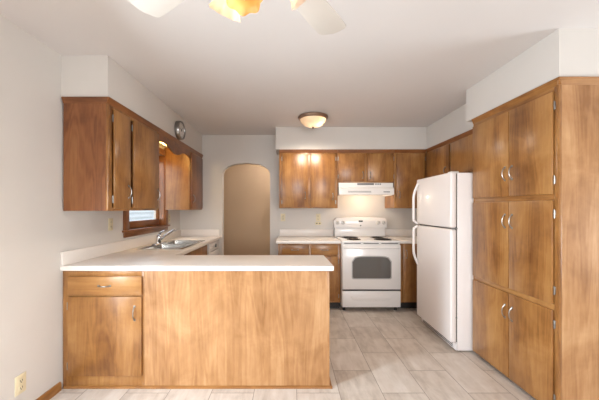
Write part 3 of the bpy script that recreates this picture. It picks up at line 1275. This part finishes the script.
# ------------------------------------------------------------------ wall clock on the left soffit
ckx, cky, ckz = -1.385, 3.50, 2.280
ckk = thing('wall_clock', 'round silver-rimmed clock on the soffit above the sink valance', 'clock', (ckx, cky, ckz))
A = (1, 0, 0)
R_ = .112
MB().lathe([(R_ - .01, .001), (R_, .004), (R_, .048), (R_ - .006, .056), (R_ - .018, .054), (R_ - .022, .044)], (ckx, cky, ckz), A, 40, cap=False).build('rim', 'nickel', ckk)
MB().lathe([(R_ - .018, 0.001), (R_ - .018, .042), (0, .0425)], (ckx, cky, ckz), A, 40).build('dial', 'clock_face', ckk)
fc = east(ckx)
m = MB()
for a, L, wd in ((math.radians(35), .045, .005), (math.radians(-70), .068, .0035)):
    du, dv = math.sin(a), math.cos(a)
    p = [fc(cky + du * q + dv * s_, ckz + dv * q - du * s_, .0445) for q, s_ in ((-.015, -wd), (-.015, wd), (L, wd * .5), (L, -wd * .5))]
    m.prism(p, (.0015, 0, 0))
m.lathe([(.012, 0), (.010, .004), (0, .005)], fc(cky, ckz, .044), A, 16)
m.build('hands', 'slot', ckk)
m = MB()
for k in range(12):
    a = k * PI / 6
    du, dv = math.sin(a), math.cos(a)
    p = [fc(cky + du * q + dv * s_, ckz + dv * q - du * s_, .0427) for q, s_ in ((.072, -.003), (.072, .003), (.086, .003), (.086, -.003))]
    m.prism(p, (.0008, 0, 0))
m.build('hour_mark', 'grey', ckk)

XO = .059
# ------------------------------------------------------------------ flush ceiling light
lx, ly = .232, 3.585
fl_ = thing('ceiling_light', 'flush bronze ceiling light with a lit frosted glass bowl', 'ceiling light', (lx, ly, ZC))
MB().lathe([(.10, -.001), (.178, -.001), (.186, -.010), (.184, -.024), (.172, -.038), (.160, -.040), (.158, -.030), (.10, -.026)], (lx, ly, ZC), (0, 0, 1), 48, cap=False).build('rim', 'bronze', fl_)
pr = []
for k in range(13):
    t = k / 12 * PI / 2
    pr.append((.158 * math.cos(t), -.034 - .098 * math.sin(t)))
MB().lathe(pr, (lx, ly, ZC), (0, 0, 1), 48, cap=False).build('bowl', 'frost', fl_)
MB().lathe([(.0, -.152), (.008, -.150), (.012, -.142), (.010, -.134), (.016, -.131), (.016, -.128), (0, -.128)], (lx, ly, ZC), (0, 0, 1), 16).build('finial', 'bronze', fl_)
MB().lathe([(0, -.024), (.024, -.012), (.030, 0), (.024, .018), (.012, .03), (0, .03)], (lx + .075, ly - .035, ZC - .060), (0, 0, 1), 14).build('bulb', 'bulb', fl_)
point_light('flush_glow', (lx + .075, ly - .04, ZC - .07), 2.6, (1.0, .80, .56), .03, fl_)
fdl = point_light('flush_fill', (lx, ly, ZC - .165), 36, (1.0, .90, .76), .13, fl_, 'SPOT')  # unseen spot added under the bowl to fill the kitchen with light
fdl.data.spot_size = math.radians(172)
fdl.data.spot_blend = .5

XO = .0
# ------------------------------------------------------------------ ceiling fan with light kit
hx, hy = -.13, .91
fan = thing('ceiling_fan', 'white ceiling fan with lit amber glass shades, hanging above the dining side', 'ceiling fan', (hx, hy, ZC))
MB().lathe([(.07, -.001), (.07, -.02), (.05, -.06), (.018, -.075), (.018, -.10)], (hx, hy, ZC), (0, 0, 1), 28).build('canopy', 'blade', fan)
MB().lathe([(.03, -.095), (.10, -.11), (.115, -.14), (.115, -.215), (.095, -.245), (.06, -.255), (.055, -.30), (.075, -.315), (.075, -.345), (.03, -.36)], (hx, hy, ZC), (0, 0, 1), 36).build('motor_housing', 'blade', fan)
BZ = 2.205
for k in range(4):
    a = math.radians(56 + 90 * k)
    ca, sa = math.cos(a), math.sin(a)

    def rot(u, v, z, ca=ca, sa=sa):
        return Vector((hx + ca * u - sa * v, hy + sa * u + ca * v, z))
    outl = [(.17, -.050), (.19, -.056), (.52, -.076), (.601, -.074), (.616, -.062), (.632, -.02), (.636, 0.01), (.624, .062), (.606, .074), (.52, .076), (.19, .056), (.17, .050)]
    m = MB()
    pitch = .10
    m.prism([rot(u, v, BZ + v * pitch) for u, v in outl], (0, 0, .007), .002)
    bl = m.build('blade', 'blade', fan)
    m = MB()
    m.prism([rot(u, v, BZ - .006 + v * pitch) for u, v in ((.09, -.018), (.18, -.045), (.25, -.035), (.27, 0), (.25, .035), (.18, .045), (.09, .018))], (0, 0, .005), .001)
    m.build('blade_iron', 'blade', bl)


def shade(az, tilt, r_out, drop, scale=1.0, glass='tulip'):
    ca, sa = math.cos(az), math.sin(az)
    p0 = Vector((hx + ca * .05, hy + sa * .05, ZC - .335))
    p1 = Vector((hx + ca * r_out, hy + sa * r_out, ZC - .335 - drop))
    ax = Vector((ca * math.sin(tilt), sa * math.sin(tilt), -math.cos(tilt)))
    arm = MB().tube([p0, (p0 + p1) / 2 + Vector((0, 0, .02)), p1], .010, 10)
    arm.lathe([(.0, -.02), (.022, -.012), (.024, .02), (.020, .028)], p1, ax, 16)
    am = arm.build('lamp_arm', 'nickel', fan)
    pf = [(.024, .012), (.036, .024), (.047, .045), (.053, .070), (.057, .090), (.068, .112), (.070, .115)]
    pf = [(r * scale, h * scale) for r, h in pf]
    wv = lambda i, th: (.0, .0, .0, .01, .02, .06, .07)[i] * math.cos(8 * th)
    MB().lathe(pf, p1, ax, 48, wv, cap=False).build('lamp_shade', glass, fan)
    bc = p1 + ax * .055
    MB().lathe([(0, -.03), (.012, -.026), (.022, -.005), (.024, .010), (.016, .026), (0, .032)], bc, ax, 16).build('bulb', 'bulb', am)
    point_light('fan_glow', p1 + ax * .085, .14, (1.0, .78, .54), .02, fan)


shade(math.radians(270), math.radians(45), .02, .118, .83, 'amber')
shade(math.radians(128), math.radians(45), .098, .035, .83)
shade(math.radians(24), math.radians(45), .135, .01, .83)
